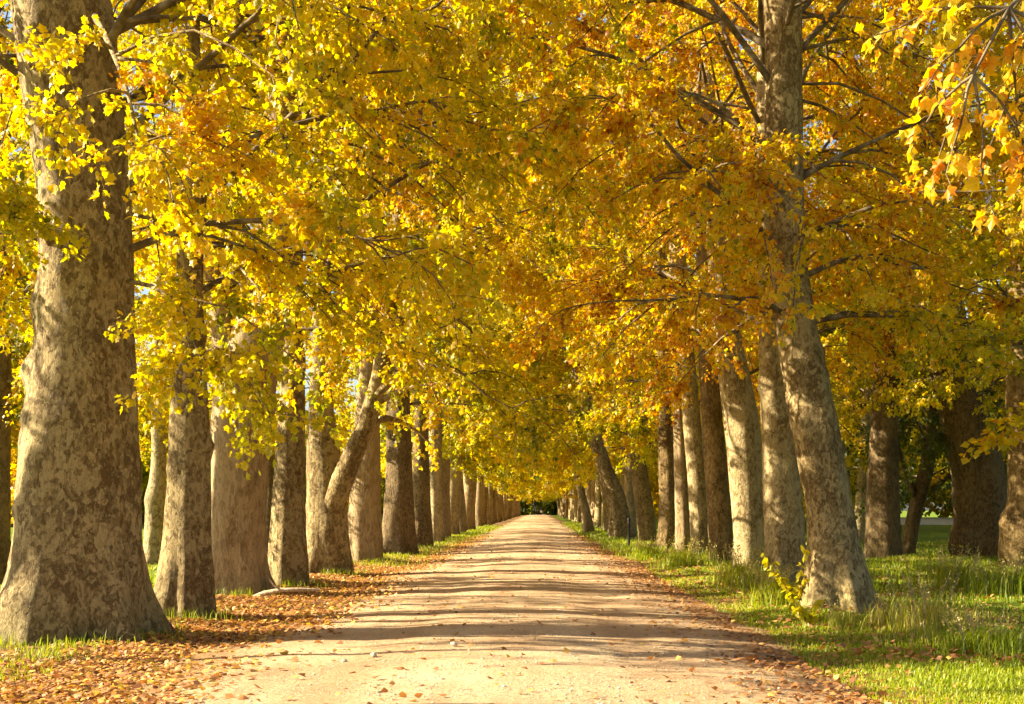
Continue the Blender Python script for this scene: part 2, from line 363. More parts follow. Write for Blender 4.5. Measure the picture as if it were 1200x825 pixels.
SPEC = {
 0: dict(lod=0, subs=10, twigs=7, leaves=42, size=0.080, tpl=T_FULL, droop=0.42),
 1: dict(lod=1, subs=10, twigs=6, leaves=36, size=0.100, tpl=T_STAR, droop=0.42),
 2: dict(lod=2, subs=9, twigs=6, leaves=21, size=0.178, tpl=T_STAR, droop=0.42, spread=0.25),
 3: dict(lod=3, subs=7, twigs=4, leaves=7, size=0.46, tpl=T_KITE, droop=0.35, spread=0.45),
}
def plane_tree(name, label, loc, path, bark, H, R, zb, hue, lod, nl, seed, group=None, cat='tree', burls=(), lobes=0.10, limbs=(), k=None, over=None, side=0, flare=0.0, leafm=None, az_rng=None):
    """loc (x, y); path [(z, x, radius)] seen trunk, carried on to height H*0.82 with the same lean"""
    rng = np.random.default_rng(seed); root = np.array([loc[0], loc[1], 0.0])
    path = sorted(path); zt, xt, rt = path[-1]
    zk, xk, rk = path[max(0, len(path)-3)]
    lean = np.clip((xt-xk)/max(zt-zk, 0.3), -0.2, 0.2) if len(path) > 1 else 0
    Ht = max(H*0.85, zt+1.5); path = path+[(zt+(Ht-zt)*0.5, xt+lean*(Ht-zt)*0.35, rt*0.62), (Ht, xt+lean*(Ht-zt)*0.5, 0.05)]
    if path[0][0] > -0.1: path = [(-0.2, path[0][1], path[0][2]*1.03)]+path
    E = empty(name, tuple(root), label, cat, group)
    acc = Acc(); k = k or (44 if lod == 0 else 28 if lod == 1 else 14)
    Z, X, RR = trunk_mesh(acc, path, root, seed, k, 0.12 if lod == 0 else 0.22 if lod == 1 else 0.7, lobes, burls, flare)
    link('trunk', acc.mesh('trunk', BARK[bark], True), E)
    spec = dict(SPEC[lod]); spec['hue'] = hue
    if over: spec.update(over)
    crown = Acc(); merged = Acc() if lod >= 2 else None
    for pts in limbs:
        wood = Acc(); limb_tree(wood, crown, None, 0, 0, 0, 0, rng, dict(spec, t0=0.35), root, pts=pts)
        link('limb', wood.mesh('limb', BARK[bark], True), E)
    for i in range(nl):
        u = (i+rng.uniform(0, 1))/nl
        z = zb+(u**1.05)*(Ht-zb)*0.97
        az = i*2.399963+rng.normal(0, 0.35)
        if az_rng: az = rng.uniform(*az_rng)
        prof = (0.62+0.38*min(1, u/0.35))*(1 if u < 0.5 else 1-0.72*((u-0.5)/0.5)**1.3)
        L = R*prof*rng.uniform(0.75, 1.18)
        if lod == 0 and math.sin(az) < -0.72 and rng.uniform() < (0.85 if side > 0 else 0.45): continue
        if side > 0 and math.cos(az) < -0.15 and u < 0.6 and rng.uniform() < 0.6: continue   # few low limbs on the field side, left out so low sun gets in
        if side: L *= 1+0.36*side*math.cos(az)*(1-0.3*u)
        el = math.radians(30+30*u+rng.normal(0, 9))
        x = np.interp(z, Z, X); r = np.interp(z, Z, RR)
        A = np.array([x, loc[1], z])
        wood = merged if merged is not None else Acc()
        limb_tree(wood, crown, A, az, el, L, min(r*0.45, 0.015+0.0075*L), rng, spec, root)
        if merged is None: link('limb', wood.mesh('limb', BRANCH, True), E)
    if merged is not None: link('limbs', merged.mesh('limbs', BRANCH, True), E)
    if crown.n: link('crown', crown.mesh('crown', leafm or LEAF, False, True), E)
    return E
def copy_tree(src, loc, rz, sc, label, group, cat='tree', name=None):
    c = src.copy(); COL.objects.link(c); c.location = loc; c.rotation_euler = (math.sin(rz*7)*.045, math.cos(rz*5)*.045, rz); c.scale = (sc[0], sc[0], sc[1])
    if name: c.name = name
    props(c, label, cat, group)
    for ch in list(src.children):
        d = ch.copy(); COL.objects.link(d); d.parent = c
    return c

# --- left row, nearest first
def Hl(D): return max(11.5, D*0.42+2.6)
def thin_top(Q):    # left crowns thinned at the top and field side to let sunlight through
    p = np.where(Q[:, 2] > 2.8+0.42*Q[:, 1], 0.16, np.where(Q[:, 0] < -7.2, 0.5, 1.0))
    return np.random.default_rng(len(Q)).uniform(0, 1, len(Q)) < p
g_left = 'plane trees of the left row'; g_right = 'plane trees of the right row'
def left(label, D, rows, bark, seed, lod, nl, hue=0.47, R=4.6, zb=4.6, **kw):
    p = px_path(D, rows); x0 = p[0][1]
    plane_tree('plane_tree', label, (x0, D), p, bark, Hl(D), R, zb, hue, lod, nl, seed, g_left, side=1, **dict(dict(over=dict(keep=thin_top)), **kw))

left('massive flaking plane tree nearest the camera on the left, with a knobbly trunk', 15.7,
     [(750,0,177),(725,3,170),(690,10,165),(640,15,161),(550,20,157),(480,28,154),(400,40,152),(300,48,152),(200,45,150),(100,30,140),(0,20,130)],
     'mottled', 11, 0, 25, 0.46, 4.6, 4.5, lobes=0.16, burls=[(3.3,3.5,.18,.13),(2.7,3.9,.10,.08),(2.2,4.4,.10,.07),(4.1,3.3,.2,.08),(1.6,4.0,.12,.06),(2.8,4.9,.07,.05),(0.5,4.2,.18,.10),(2.1,5.1,.06,.04)],
     limbs=[px_line(15.7, [(112,20,9,-.8),(128,50,7,-1.8),(150,105,5,-2.6),(165,180,3,-3)]),
            px_line(15.7, [(150,330,6,-.2),(185,335,5,-.7),(215,370,4,-1.2),(235,420,2,-1.5)]), px_line(15.7, [(70,300,16,-0.3),(48,262,13,-0.6),(18,222,10,-0.9),(-25,185,8,-1.2),(-70,150,5,-1.6)])])
left('slimmer brown plane tree just behind the massive one, burr halfway up its right side', 18.5,
     [(727,175,249),(700,182,248),(650,189,247),(600,193,247),(500,198,246),(400,204,240),(300,210,240),(150,214,240)],
     'mottled', 12, 0, 21, 0.46, 4.4, 4.6, burls=[(2.5,6.0,.12,.09),(2.2,4.0,.1,.05)])
left('broad smooth grey plane tree widening upwards into a fork, on the left', 23.8,
     [(700,237,321),(685,241,316),(660,245,312),(600,246,311),(500,247,316),(430,254,326),(370,276,334),(300,300,345),(150,316,346),(0,316,340)],
     'smooth', 13, 0, 20, 0.49, 4.6, 5.0, limbs=[px_line(23.8, [(268,430,34,0),(258,370,26,0.2),(245,300,18,0.6),(225,200,10,1.2)])])
left('slender clean plane tree between the broad grey one and the forked one', 26.0,
     [(690,312,361),(660,314,360),(600,318,358),(500,325,357),(430,329,356),(380,332,353),(250,334,354)],
     'mottled', 14, 1, 18, 0.46, 4.6, 5.0)
left('forked plane tree on the left with one pale limb thrown over the road', 30.8,
     [(675,356,414),(640,358,410),(600,359,406),(545,359,402),(480,362,390),(400,364,386),(300,368,386)],
     'mottled', 15, 1, 20, 0.44, 5.0, 5.0, burls=[(1.2,5,.3,.1)],
     limbs=[px_line(30.8, [(376,640,34,0),(388,590,30,-0.2),(402,555,26,-0.6),(425,512,22,-0.8),(442,476,20,-0.9),(452,420,20,-0.9),(458,340,19,-0.8),(466,230,17,-0.6),(490,110,15,-0.4),(516,10,10,0)])])
left('straight grey brown plane tree behind the forked one on the left', 38.0,
     [(660,407,451),(630,408,449),(600,409,447),(520,416,446),(440,420,444),(300,424,444)],
     'smooth', 16, 1, 18, 0.39, 5.0, 5.4,
     limbs=[px_line(38, [(445,470,9,0),(475,455,6,-.5),(510,449,5,-1),(545,451,4,-1.4),(569,458,2.5,-1.8)])])
left('dark ragged plane tree with leafy shoots over its trunk, seventh along the left row', 44.5,
     [(650,446,491),(620,448,488),(560,452,484),(480,452,480),(380,455,478)], 'dark', 17, 1, 18, 0.36, 5.0, 4.6)
left('narrow shaded plane tree just before the bright one on the left', 54.0,
     [(641,481,508),(600,483,505),(540,484,503),(450,486,502)], 'rough', 18, 1, 16, 0.40, 5.4, 5.6)
left('pale plane tree whose trunk stands out brightest halfway along the left row', 60.0,
     [(637,503,521),(600,503,519),(540,503,517),(450,504,517)], 'pale', 19, 1, 16, 0.38, 5.6, 5.6)
# out of frame at the left, their shadows cross the road
for D, s, lb in ((9.3, 21, 'plane tree left of the frame, its shadow across the road front'),):
    plane_tree('plane_tree', lb, (-5.7, D), [(0,-5.7,.75),(1.2,-5.7,.52),(4,-5.65,.48),(7,-5.6,.42)], 'mottled', 13.0, 4.2, 6.3, 0.47, 1, 15, s, g_left)

for k_, (X, D, r_) in enumerate(((-13.0,13.6,.09),(-14.6,15.2,.14),(-13.4,16.6,.10),(-15.5,17.6,.17),(-13.6,19.3,.11),(-16,20.6,.15),(-14.2,21.9,.10),(-13.2,23.6,.16),(-15,25.4,.12))):  # unseen slim trees, added to throw thin shadow stripes across the road
    plane_tree('shadow_tree', ['first', 'second', 'third', 'fourth', 'fifth', 'sixth', 'seventh', 'eighth', 'last'][k_]+' slim tree from the camera, unseen left of the frame, added for its shadow stripe', (X, D), [(0,X,r_*1.5),(.8,X,r_),(4,X+.1*(-1)**k_,r_*.9),(6.5,X,r_*.75)], 'rough', 9.5, 1.4, 6.6, 0.5, 1, 4, 200+k_, 'unseen trees added for shadow stripes', lobes=.02, over=dict(leaves=9, subs=6))

# --- right row, nearest first
def Hr(D): return max(15.5, D*0.42+5.5)
def right(label, D, rows, bark, seed, lod, nl, hue=0.62, R=4.8, zb=4.4, **kw):
    p = px_path(D, rows); x0 = p[0][1]
    plane_tree('plane_tree', label, (x0, D), p, bark, Hr(D), R, zb, hue-0.075, lod, nl+4, seed, g_right, side=-0.3, **dict(dict(over=dict(hsd=.15)), **kw))
right('tall leaning plane tree nearest on the right, pale left side and brown flaking right side', 20.0,
      [(720,934,1036),(700,943,1026),(650,948,1011),(600,948,1000),(500,928,984),(400,913,962),(300,903,946),(200,898,942),(100,897,940),(0,895,938)],
      'mottled', 31, 0, 24, 0.60, 4.9, 4.2, lobes=0.13)
right('white footed plane tree half hidden behind the tall leaning one', 26.5,
      [(690,899,948),(650,898,945),(600,896,942),(500,893,932),(400,889,918),(300,887,912),(150,886,908)], 'pale', 32, 0, 20, 0.64, 4.8, 4.6)
right('pale smooth plane tree with a bright curved left edge, third on the right', 32.0,
      [(672,860,899),(640,859,898),(600,858,896),(500,848,890),(430,840,876),(370,833,862),(300,829,852),(200,825,846)], 'pale', 33, 1, 19, 0.66, 4.8, 4.6)
right('thin dark plane tree with a round knot hole facing the road', 38.0,
      [(657,832,860),(600,829,857),(550,826,853),(480,822,846),(430,819,842),(330,816,836)], 'rough', 34, 1, 17, 0.68, 4.8, 4.6, burls=[(2.5,4.4,.22,.14)])
right('light barked plane tree between the knotted one and the row behind', 43.0,
      [(650,810,833),(600,808,831),(550,805,828),(500,800,821),(400,794,812)], 'pale', 35, 1, 16, 0.64, 4.8, 4.8)
right('straight grey plane tree partly covered by its two neighbours on the right', 47.0,
      [(650,792,812),(600,791,810),(520,789,806),(420,786,800)], 'smooth', 36, 1, 15, 0.66, 5, 5)
right('brown plane tree with a flared foot beside the long grass on the right', 50.5,
      [(645,768,797),(620,772,794),(560,772,793),(510,771,790),(420,768,785)], 'rough', 37, 1, 16, 0.64, 5, 5)
right('hollow plane tree with a dark split running up its trunk right of the post', 60.0,
      [(637,749,770),(600,746,767),(560,740,760),(500,735,749),(420,730,742)], 'rough', 38, 1, 16, 0.60, 5.4, 5)
right('thick plane tree leaning left over the road behind the post', 67.0,
      [(633,714,740),(600,714,738),(575,709,731),(545,698,716),(500,685,702),(440,672,688),(380,664,677)], 'mottled', 39, 1, 16, 0.56, 5.6, 5)
right('slanting pale plane tree beyond the leaning one on the right', 85.0,
      [(625,683,697),(600,681,692),(560,673,681),(500,668,675)], 'pale', 40, 1, 15, 0.52, 5.8, 5.4)

# --- tree beside the camera: its one low branch hangs into the top right corner
def keep_fore(Q):   # leaves grow only along the hanging part of the branch
    return np.ones(len(Q), bool)
R0 = plane_tree('plane_tree', 'plane tree at the right whose big backlit leaves hang into the top corner', (5.9, 9.6),
     [(0,5.9,.62),(1.2,5.88,.46),(4,5.8,.42),(7,5.7,.36)], 'mottled', 12.5, 3.2, 7.4, 0.55, 1, 10, 51, g_right)
def fore_branch():
    rng = np.random.default_rng(77); wood = Acc(); lv = Acc(); root = np.array([5.9, 9.6, 0])
    main = np.array([(5.75,9.5,5.0),(4.9,8.6,5.2),(4.0,7.6,5.1),(3.2,6.8,4.75),(2.6,6.3,4.35),(2.2,6.0,3.95),(2.0,5.9,3.6)])
    tubes(wood, main[None]-root, np.array([[.07,.055,.042,.03,.018,.01,.006]]), 7)
    side = [(3,(-0.75,-.3,.35)),(3,(.5,-.3,-.55)),(4,(-.62,-.15,-.05)),(4,(.15,-.35,-.5)),(2,(.3,-.6,-.45)),(2,(-.75,-.1,.25)),(5,(-.42,-.05,-.18)),(5,(.2,-.1,-.35)),
            (3,(-.35,.2,-.5)),(4,(.25,.1,-.7)),(4,(-.5,.2,-.42)),(3,(.1,.3,-.75)),(2,(.1,-.3,-.8)),(1,(-.2,-1.0,.1)),(6,(-.12,0,-.25)),(6,(.1,.1,-.35)),(6,(.35,.1,-.2)),(5,(.35,0,-.55)),(5,(.15,.2,-.7)),(4,(-.1,.1,-.9)),(4,(-.35,.1,-.75)),(6,(-.25,.1,-.1)),(4,(-.95,-.1,.18)),(5,(-.6,.1,.12)),(4,(.1,.1,-.3)),(5,(.45,0,-.15)),(2,(.35,-.2,-.75)),(3,(.55,.1,-.8)),(5,(-.3,.2,-.5)),(3,(.9,-.6,.1)),(4,(.6,-.3,.1))]
    for i, d in side:
        d = np.array(d)*1.0; q = np.linspace(0, 1, 6)[:, None]
        P = main[i]+d*q+np.array([0,0,-0.22])*q*q+rng.normal(0, .012, (6, 3))*q
        tubes(wood, P[None]-root, (np.linspace(.010, .003, 6))[None], 5)
        n = int(8+np.linalg.norm(d)*20)
        u = rng.uniform(0.2, 1.0, n); u[0] = 1
        B = np.stack([np.interp(u*5, np.arange(6), P[:, c]) for c in range(3)], 1)
        pd = unit(rng.normal(0, .6, (n, 3))+d*0.8+np.array([-.2,0,-.35])); pl = rng.uniform(.04, .09, n)
        K = B+pd*pl[:, None]
        tubes(wood, np.stack([B, (B+K)/2+np.array([0,0,.006]), K], 1)-root, np.full((n, 3), .0018), 4)
        tip = pd*0.6+np.array([-.75,-.1,-.5])+rng.normal(0, .3, (n, 3))
        nrm = rng.normal(0, .7, (n, 3))+np.array([-.5,-.25,.7])
        leaves(lv, K-root, tip, nrm, rng.uniform(.05, .10, n), np.clip(rng.normal(.66, .13, n), .35, .92), T_CURL)
    w = link('hanging_branch', wood.mesh('hanging_branch', BRANCH, True), R0)
    link('foliage', lv.mesh('foliage', LEAF, False, True), w)
fore_branch()

# --- far trees of both rows: four grown once, then copied
def straight(r, h=9): return [(0,0,r*1.35),(0.8,0,r*1.06),(3,0.05,r),(6,0.1,r*.9),(h,0.1,r*.75)]
def bowed(r): return [(0,0,r*1.3),(0.8,0,r*1.05),(3,-.25,r),(6,-.9,r*.85),(9,-1.5,r*.6)]
FAR = 'far down the avenue, too distant to tell apart'
P1 = plane_tree('plane_tree', 'first straight plane tree beyond the bright trunk on the left', (-5.45, 66.0), [(z, x-5.45, r) for z, x, r in straight(.38)], 'pale', 30, 6.2, 5.2, 0.34, 2, 44, 61, g_left)
P2 = plane_tree('plane_tree', 'dark plane tree two places beyond the bright trunk on the left', (-5.5, 71.5), [(z, x-5.5, r) for z, x, r in straight(.46)], 'smooth', 32, 6.2, 5.2, 0.38, 2, 44, 62, g_left)
P3 = plane_tree('plane_tree', 'bowed plane tree just beyond the slanting pale one on the right', (5.1, 91.0), [(z, x+5.1, r) for z, x, r in bowed(.44)], 'mottled', 32, 6.2, 5.2, 0.46, 2, 44, 63, g_right)
P4 = plane_tree('plane_tree', 'slim plane tree two places beyond the slanting pale one on the right', (5.1, 97.0), [(z, x+5.1, r) for z, x, r in straight(.36)], 'pale', 30, 6.2, 5.2, 0.42, 2, 44, 64, g_right)
rr = random.Random(5)
D = 77.0; i = 0
while D < 330:
    copy_tree(rr.choice([P1, P2, P4, P3]), (-5.45+rr.uniform(-.25,.25), D, 0), rr.uniform(0, 6.28), (rr.uniform(.75,1.2), rr.uniform(.85,1.08)),
              'plane tree '+FAR+', left of the road', 'plane trees of the far left row')
    D += rr.uniform(5.0, 8.2)
D = 103.0
while D < 330:
    copy_tree(rr.choice([P1, P2, P4, P3]), (5.1+rr.uniform(-.25,.25), D, 0), rr.uniform(0, 6.28), (rr.uniform(.75,1.2), rr.uniform(.85,1.08)),
              'plane tree '+FAR+', right of the road', 'plane trees of the far right row')
    D += rr.uniform(5.0, 8.2)
copy_tree(P4, (5.15, 73.5, 0), 1.0, (.95, .9), 'slim plane tree squeezed between the leaning one and the slanting one on the right', g_right)
copy_tree(P2, (5.2, 79.5, 0), 2.0, (.8, .92), 'dark plane tree directly before the slanting pale one on the right', g_right)
copy_tree(P1, (5.6, 55.5, 0), 4.0, (.8, .8), 'plain plane tree between the flared one and the hollow one on the right', g_right)

# --- trees behind the rows
pp = px_path(37.0, [(662,166,197),(640,168,193),(600,170,192),(575,172,194),(550,177,194),(500,178,195),(420,180,196)])
plane_tree('plane_tree', 'pale swollen necked plane tree standing back from the road between the two nearest left trunks', (pp[0][1], 37.0), pp, 'pale', 15, 3.6, 4.2, 0.48, 1, 14, 71, 'trees behind the left row', burls=[(1.9,4.2,.3,.10),(2.0,5.6,.2,.06)])
pp = px_path(27.0, [(690,-16,13),(600,-14,12),(500,-12,11),(400,-12,10)])
plane_tree('plane_tree', 'dark trunk at the extreme left edge behind the massive plane tree', (pp[0][1], 27.0), pp, 'dark', 15, 3.6, 3.8, 0.46, 1, 14, 72, 'trees behind the left row')
pp = px_path(44.0, [(655,308,324),(600,309,323),(450,310,322)])
plane_tree('plane_tree', 'dark narrow tree seen in the slit beside the broad grey plane tree', (pp[0][1], 44.0), pp, 'dark', 17, 3.6, 5, 0.44, 1, 12, 73, 'trees behind the left row')

pp = px_path(41.0, [(657,1012,1058),(630,1014,1056),(560,1016,1053),(480,1020,1050),(400,1022,1048)])
plane_tree('park_tree', 'thick upright tree in the grass behind the nearest right plane tree', (pp[0][1], 41.0), pp, 'dark', 24, 5.6, 5.0, 0.34, 1, 28, 81, 'trees in the grass at the right', lobes=.05)
pp = px_path(44.0, [(660,1053,1073),(640,1056,1073),(600,1063,1080),(560,1075,1093),(535,1082,1098),(490,1088,1098)])
plane_tree('leaning_tree', 'small slanting dark leaved tree between two thick trunks at the right', (pp[0][1], 44.0), pp, 'dark', 6.8, 2.5, 2.4, 0.5, 1, 13, 82, 'trees in the grass at the right',
           over=dict(tpl=T_OVAL, size=.16, leaves=16), leafm=GREENLEAF, lobes=.03,
           limbs=[px_line(44, [(1074,590,9,0),(1064,560,7,-.1),(1056,535,5,-.2),(1048,505,3,-.3)]), px_line(44, [(1092,575,7,0),(1108,562,5,-.1),(1124,545,3,-.2)])])
pp = px_path(41.5, [(657,1118,1182),(640,1120,1180),(600,1120,1179),(560,1117,1178),(520,1108,1168),(470,1098,1152),(420,1092,1140),(350,1085,1125)])
plane_tree('park_tree', 'big tree leaning left out of the grass, with a hump at its foot', (pp[0][1], 41.5), pp, 'dark', 24, 5.6, 5.0, 0.36, 1, 28, 83, 'trees in the grass at the right', burls=[(0.55,3.5,.5,.35),(1.9,3.3,.3,.12)])
pp = px_path(35.0, [(672,1178,1236),(640,1182,1234),(560,1182,1232),(480,1180,1228),(400,1180,1224)])
plane_tree('park_tree', 'rough barked tree at the right edge of the picture', (pp[0][1], 35.0), pp, 'rough', 21, 5.2, 4.8, 0.38, 1, 26, 84, 'trees in the grass at the right', burls=[(.6,3.6,.6,.35),(1.3,3.5,.4,.3),(2.4,4.2,.3,.1)])
for k_, (px, D_) in enumerate([(1006, 58), (990, 75), (1150, 62)]):
    X = (px-VX)/F*D_
    copy_tree(P2 if k_ else P4, (X, D_, 0), k_*1.7, (.7, .62), ['slim grey tree seen just right of the nearest leaning plane tree', 'hazy tree further back behind the nearest leaning plane tree', 'tree hidden behind the big leaning one at the right'][k_], 'trees in the grass at the right', name='park_tree')

for k_, (X, D_, s0, s1) in enumerate([(13.5,24,.8,.62),(19,31,.9,.7),(25,43,1,.75),(31,70,1.1,.9)]):
    copy_tree([P3,P1,P2][k_%3], (X, D_, 0), k_*1.3+.4, (s0, s1), ['tree out of frame at the right, its yellow crown filling the upper right', 'tree beyond the right edge, its crown high in the picture', 'tree in the meadow behind the rough tree at the right edge', 'tree at the far side of the meadow, right of the big leaning tree'][k_], 'trees in the grass at the right', name='park_tree')
# --- woodland edges that close the view at both sides and at the end
def field_tree(name, label, seed, hue, H, R, zb=1.6):
    return plane_tree(name, label, (0, 0), [(0,0,.35),(1,0,.28),(4,0.1,.22)], 'dark', H, R, zb, hue, 3, 44, seed, None)
B = [field_tree('field_tree', 'x', 91+i, h, 15, 5.2) for i, h in enumerate((0.44, 0.30, 0.56))]
used = [0]*3
def put(x, y, sc, label, group, which=None):
    w = rr.randrange(3) if which is None else which
    if not used[w]:
        used[w] = 1; o = B[w]; o.location = (x, y, 0); o.scale = (sc[0], sc[0], sc[1]); props(o, label, 'tree', group)
    else: copy_tree(B[w], (x, y, 0), rr.uniform(0, 6.28), sc, label, group)
for k_, (X, D) in enumerate([(-23,52),(-27,67),(-22.5,82)]):
    copy_tree([P1,P3,P2][k_], (X, D, 0), k_*2.1, (.95, .85), ['tall tree in the left field, seen at the picture edge above the dark trunk', 'tall tree in the left field, second from the picture edge', 'tall tree in the left field behind the slimmer brown trunk'][k_], 'tall trees in the left field', name='field_tree')
D = 110.0
while D < 340:
    put(-46+rr.uniform(-4, 4), D, (rr.uniform(1.0,1.3), rr.uniform(1.0,1.25)), 'yellow tree in the wood edge across the field at the left', 'trees of the left wood edge'); D += 7.0
for k_, (X, D) in enumerate([(-23,52),(-27,67),(-22.5,82)]):
    copy_tree([P1,P3,P2][k_], (X, D, 0), k_*2.1, (.95, .85), ['tall tree in the left field, seen at the picture edge above the dark trunk', 'tall tree in the left field, second from the picture edge', 'tall tree in the left field behind the slimmer brown trunk'][k_], 'tall trees in the left field', name='field_tree')
D = 110.0
while D < 360:
    put(-88+rr.uniform(-4, 4), D+20, (rr.uniform(1.2,1.5), rr.uniform(1.7,2.0)), 'tall tree in the back of the wood across the field at the left', 'trees of the left wood edge'); D += 10.0
D = 92.0
while D < 345:
    put(17+D*.03+rr.uniform(-2.5, 2.5), D, (rr.uniform(.9,1.2), rr.uniform(1.0,1.5)), 'leafy tree in the strip of wood behind the far right row', 'trees behind the far right row'); D += 8.0
for k_ in range(8):
    put(-92+k_*8.5, 400+rr.uniform(-12, 12), (2.0, 2.2), 'tall tree in the back of the wood across the field at the left', 'trees of the left wood edge')
x = 28.0
while x < 150:
    put(x, 150+rr.uniform(-14, 14), (rr.uniform(.9,1.3), rr.uniform(.9,1.15)), 'tree in the wood edge beyond the meadow at the right', 'trees of the right wood edge'); x += 7.5
x = 30.0
while x < 190:
    put(x, 200+rr.uniform(-10, 10), (rr.uniform(1.3,1.6), rr.uniform(1.7,2.3)), 'tall tree in the back of the wood beyond the meadow', 'trees of the right wood edge'); x += 11
D = 60.0
while D < 150:
    put(24+D*0.22+rr.uniform(-2, 2), D+20, (rr.uniform(.9,1.2), rr.uniform(1.2,1.5)), 'tree at the side of the meadow behind the right row', 'trees of the right wood edge'); D += 11
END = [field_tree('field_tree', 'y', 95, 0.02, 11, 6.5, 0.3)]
END[0].children[-1].data.materials[0] = leaf_mat('haze_blue_leaves', [(0.0, (0.06,0.085,0.11)), (1.0, (0.10,0.14,0.17))], 0.15)  # blue haze of the distance put into the leaf colour
END[0].location = (-8, 352, 0); props(END[0], 'dark haze-tinted tree closing the far end of the road', 'tree', 'trees closing the end of the road')
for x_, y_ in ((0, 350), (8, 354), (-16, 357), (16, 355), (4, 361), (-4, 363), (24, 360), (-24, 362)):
    copy_tree(END[0], (x_, y_, 0), rr.uniform(0, 6), (1, rr.uniform(.9, 1.3)), 'dark haze-tinted tree closing the far end of the road', 'trees closing the end of the road')

# ------------------------------------------------------------------ ground, road
def gz(x, y):
    """height of the verge surface"""
    e = np.clip((np.abs(x+0.45)-3.1)/1.5, 0, 1)
    return e*(0.05+0.05*np.sin(x*0.9+y*0.23)*np.sin(y*0.31+x*0.2)+0.025*np.sin(x*2.7+1)*np.sin(y*1.9))
def grid(xs, ys, zf):
    Xg, Yg = np.meshgrid(xs, ys); V = np.stack([Xg, Yg, zf(Xg, Yg)], -1).reshape(-1, 3)
    nx = len(xs); i = np.arange(len(ys)-1)[:, None]*nx; j = np.arange(nx-1)[None]
    return V, np.stack([i+j, i+j+1, i+nx+j+1, i+nx+j], -1).reshape(-1, 4)
xs = np.concatenate([[-1500,-700,-300,-150,-80,-50,-35,-25,-20], np.arange(-16, 18.01, .3), [20,25,35,50,80,150,300,700,1500]])
ys = np.concatenate([[-300,-60,-20,-5], np.arange(0, 60, .4), np.arange(60, 130, 2), [150,200,300,500,800,1600]])
a = Acc(); V, Q = grid(xs, ys, lambda x, y: np.where((np.abs(x) < 18) & (y < 130) & (y > -1), gz(x, y), 0.0)-0.02)
a.add(V, quads=Q); props(link('ground', a.mesh('ground', GROUNDM, True)), kind='structure')
us = np.linspace(-1, 1, 41); ry = np.concatenate([np.arange(-12, 60, .25), np.arange(60, 460, 2.0)])
a = Acc(); U, Yr = np.meshgrid(us, ry)
eL = -3.65+0.22*np.sin(Yr*.37)+0.12*np.sin(Yr*1.1+1)+0.06*np.sin(Yr*3.1); eR = 2.85+0.2*np.sin(Yr*.31+2)+0.12*np.sin(Yr*.9)+0.06*np.sin(Yr*2.7)
Xr = np.where(U < 0, -0.45-U*(eL+0.45), -0.45+U*(eR+0.45)); Xr = np.where(U < 0, -0.45+(-U)*(eL+0.45), Xr)
Zr = 0.006+0.13*(1-U*U)-0.022*np.exp(-((np.abs(U)-.42)/.13)**2)
rg = np.array([mnoise.noise(Vector((x*1.3, y*.9, 3)))*.016+mnoise.noise(Vector((x*4, y*4, 9)))*.007 for x, y in zip(Xr.ravel(), Yr.ravel())]).reshape(Xr.shape)
Zr = Zr+rg*(1-U**8)-0.03*(np.abs(U) > .985)
nx = len(us); ii = np.arange(len(ry)-1)[:, None]*nx; jj = np.arange(nx-1)[None]
a.add(np.stack([Xr, Yr, Zr], -1).reshape(-1, 3), quads=np.stack([ii+jj, ii+jj+1, ii+nx+jj+1, ii+nx+jj], -1).reshape(-1, 4))
props(link('road', a.mesh('road', ROADM, True)), kind='structure')
def rz(x, y):
    u = np.clip(np.where(x < -.45, (x+.45)/3.2, (x+.45)/3.3), -1, 1)
    return 0.006+0.13*(1-u*u)-0.022*np.exp(-((np.abs(u)-.42)/.13)**2)
def surf(x, y): return np.where(np.abs(x+.45) < 3.3, rz(x, y), np.maximum(gz(x, y)-0.02, 0.0))

# ------------------------------------------------------------------ fallen leaves, stones, grass
rng = np.random.default_rng(404)
TRUNKS = [(-5.7,15.7,.95),(-5.2,18.5,.5),(-5.65,23.8,.62),(-5.1,26,.5),(-5.1,30.8,.65),(4.7,20,.75),(5.1,26.5,.5),(5.3,32,.5)]
def pn(x, y, s, o=0): return np.array([mnoise.noise(Vector((p*s, q*s, o))) for p, q in zip(x, y)])
def depth(n, a, b, p=1.6):   # more pieces nearer the camera
    return a+(b-a)*rng.uniform(0, 1, n)**p
def leafbed(acc, x, y, size, hue, hsd, lift=0.012):
    n = len(x); th = rng.uniform(0, 6.28, n)
    P = np.stack([x, y, surf(x, y)+rng.uniform(0.004, lift+.02, n)], 1)
    tip = np.stack([np.cos(th), np.sin(th), rng.normal(0, .22, n)], 1); nrm = rng.normal(0, .38, (n, 3))+np.array([0,0,1.0])
    leaves(acc, P, tip, nrm, size, np.clip(rng.normal(hue, hsd, n), .02, .98), T_STAR)
a = Acc()
n = 60000; y = depth(n, 8, 75, 1.7); x = -4.6+rng.normal(0, .70, n)+0.35*np.sin(y*.8); k = (x > -9) & (x < -2.6); k &= ~((x+.55*pn(x, y, 1.6, 7)+rng.normal(0, .25, len(x)) < -5.15) & (y < 15.5) & (pn(x, y, 1.1, 31) > -.1)); leafbed(a, x[k], y[k], rng.uniform(.025, .088, k.sum()), .48, .26, .03)
n = 3500; y = depth(n, 8, 75, 1.6); x = -3.4+rng.normal(0, .45, n); leafbed(a, x, y, rng.uniform(.05, .12, n), .45, .22)
n = 8000; y = depth(n, 9.5, 75, 1.4); x = 2.65+rng.normal(0, .50, n); leafbed(a, x, y, rng.uniform(.035, .09, n), .62, .2)
n = 1500; y = depth(n, 9, 60, 1.3); x = rng.uniform(-3.4, 2.6, n); leafbed(a, x, y, rng.uniform(.03, .09, n), .5, .25)
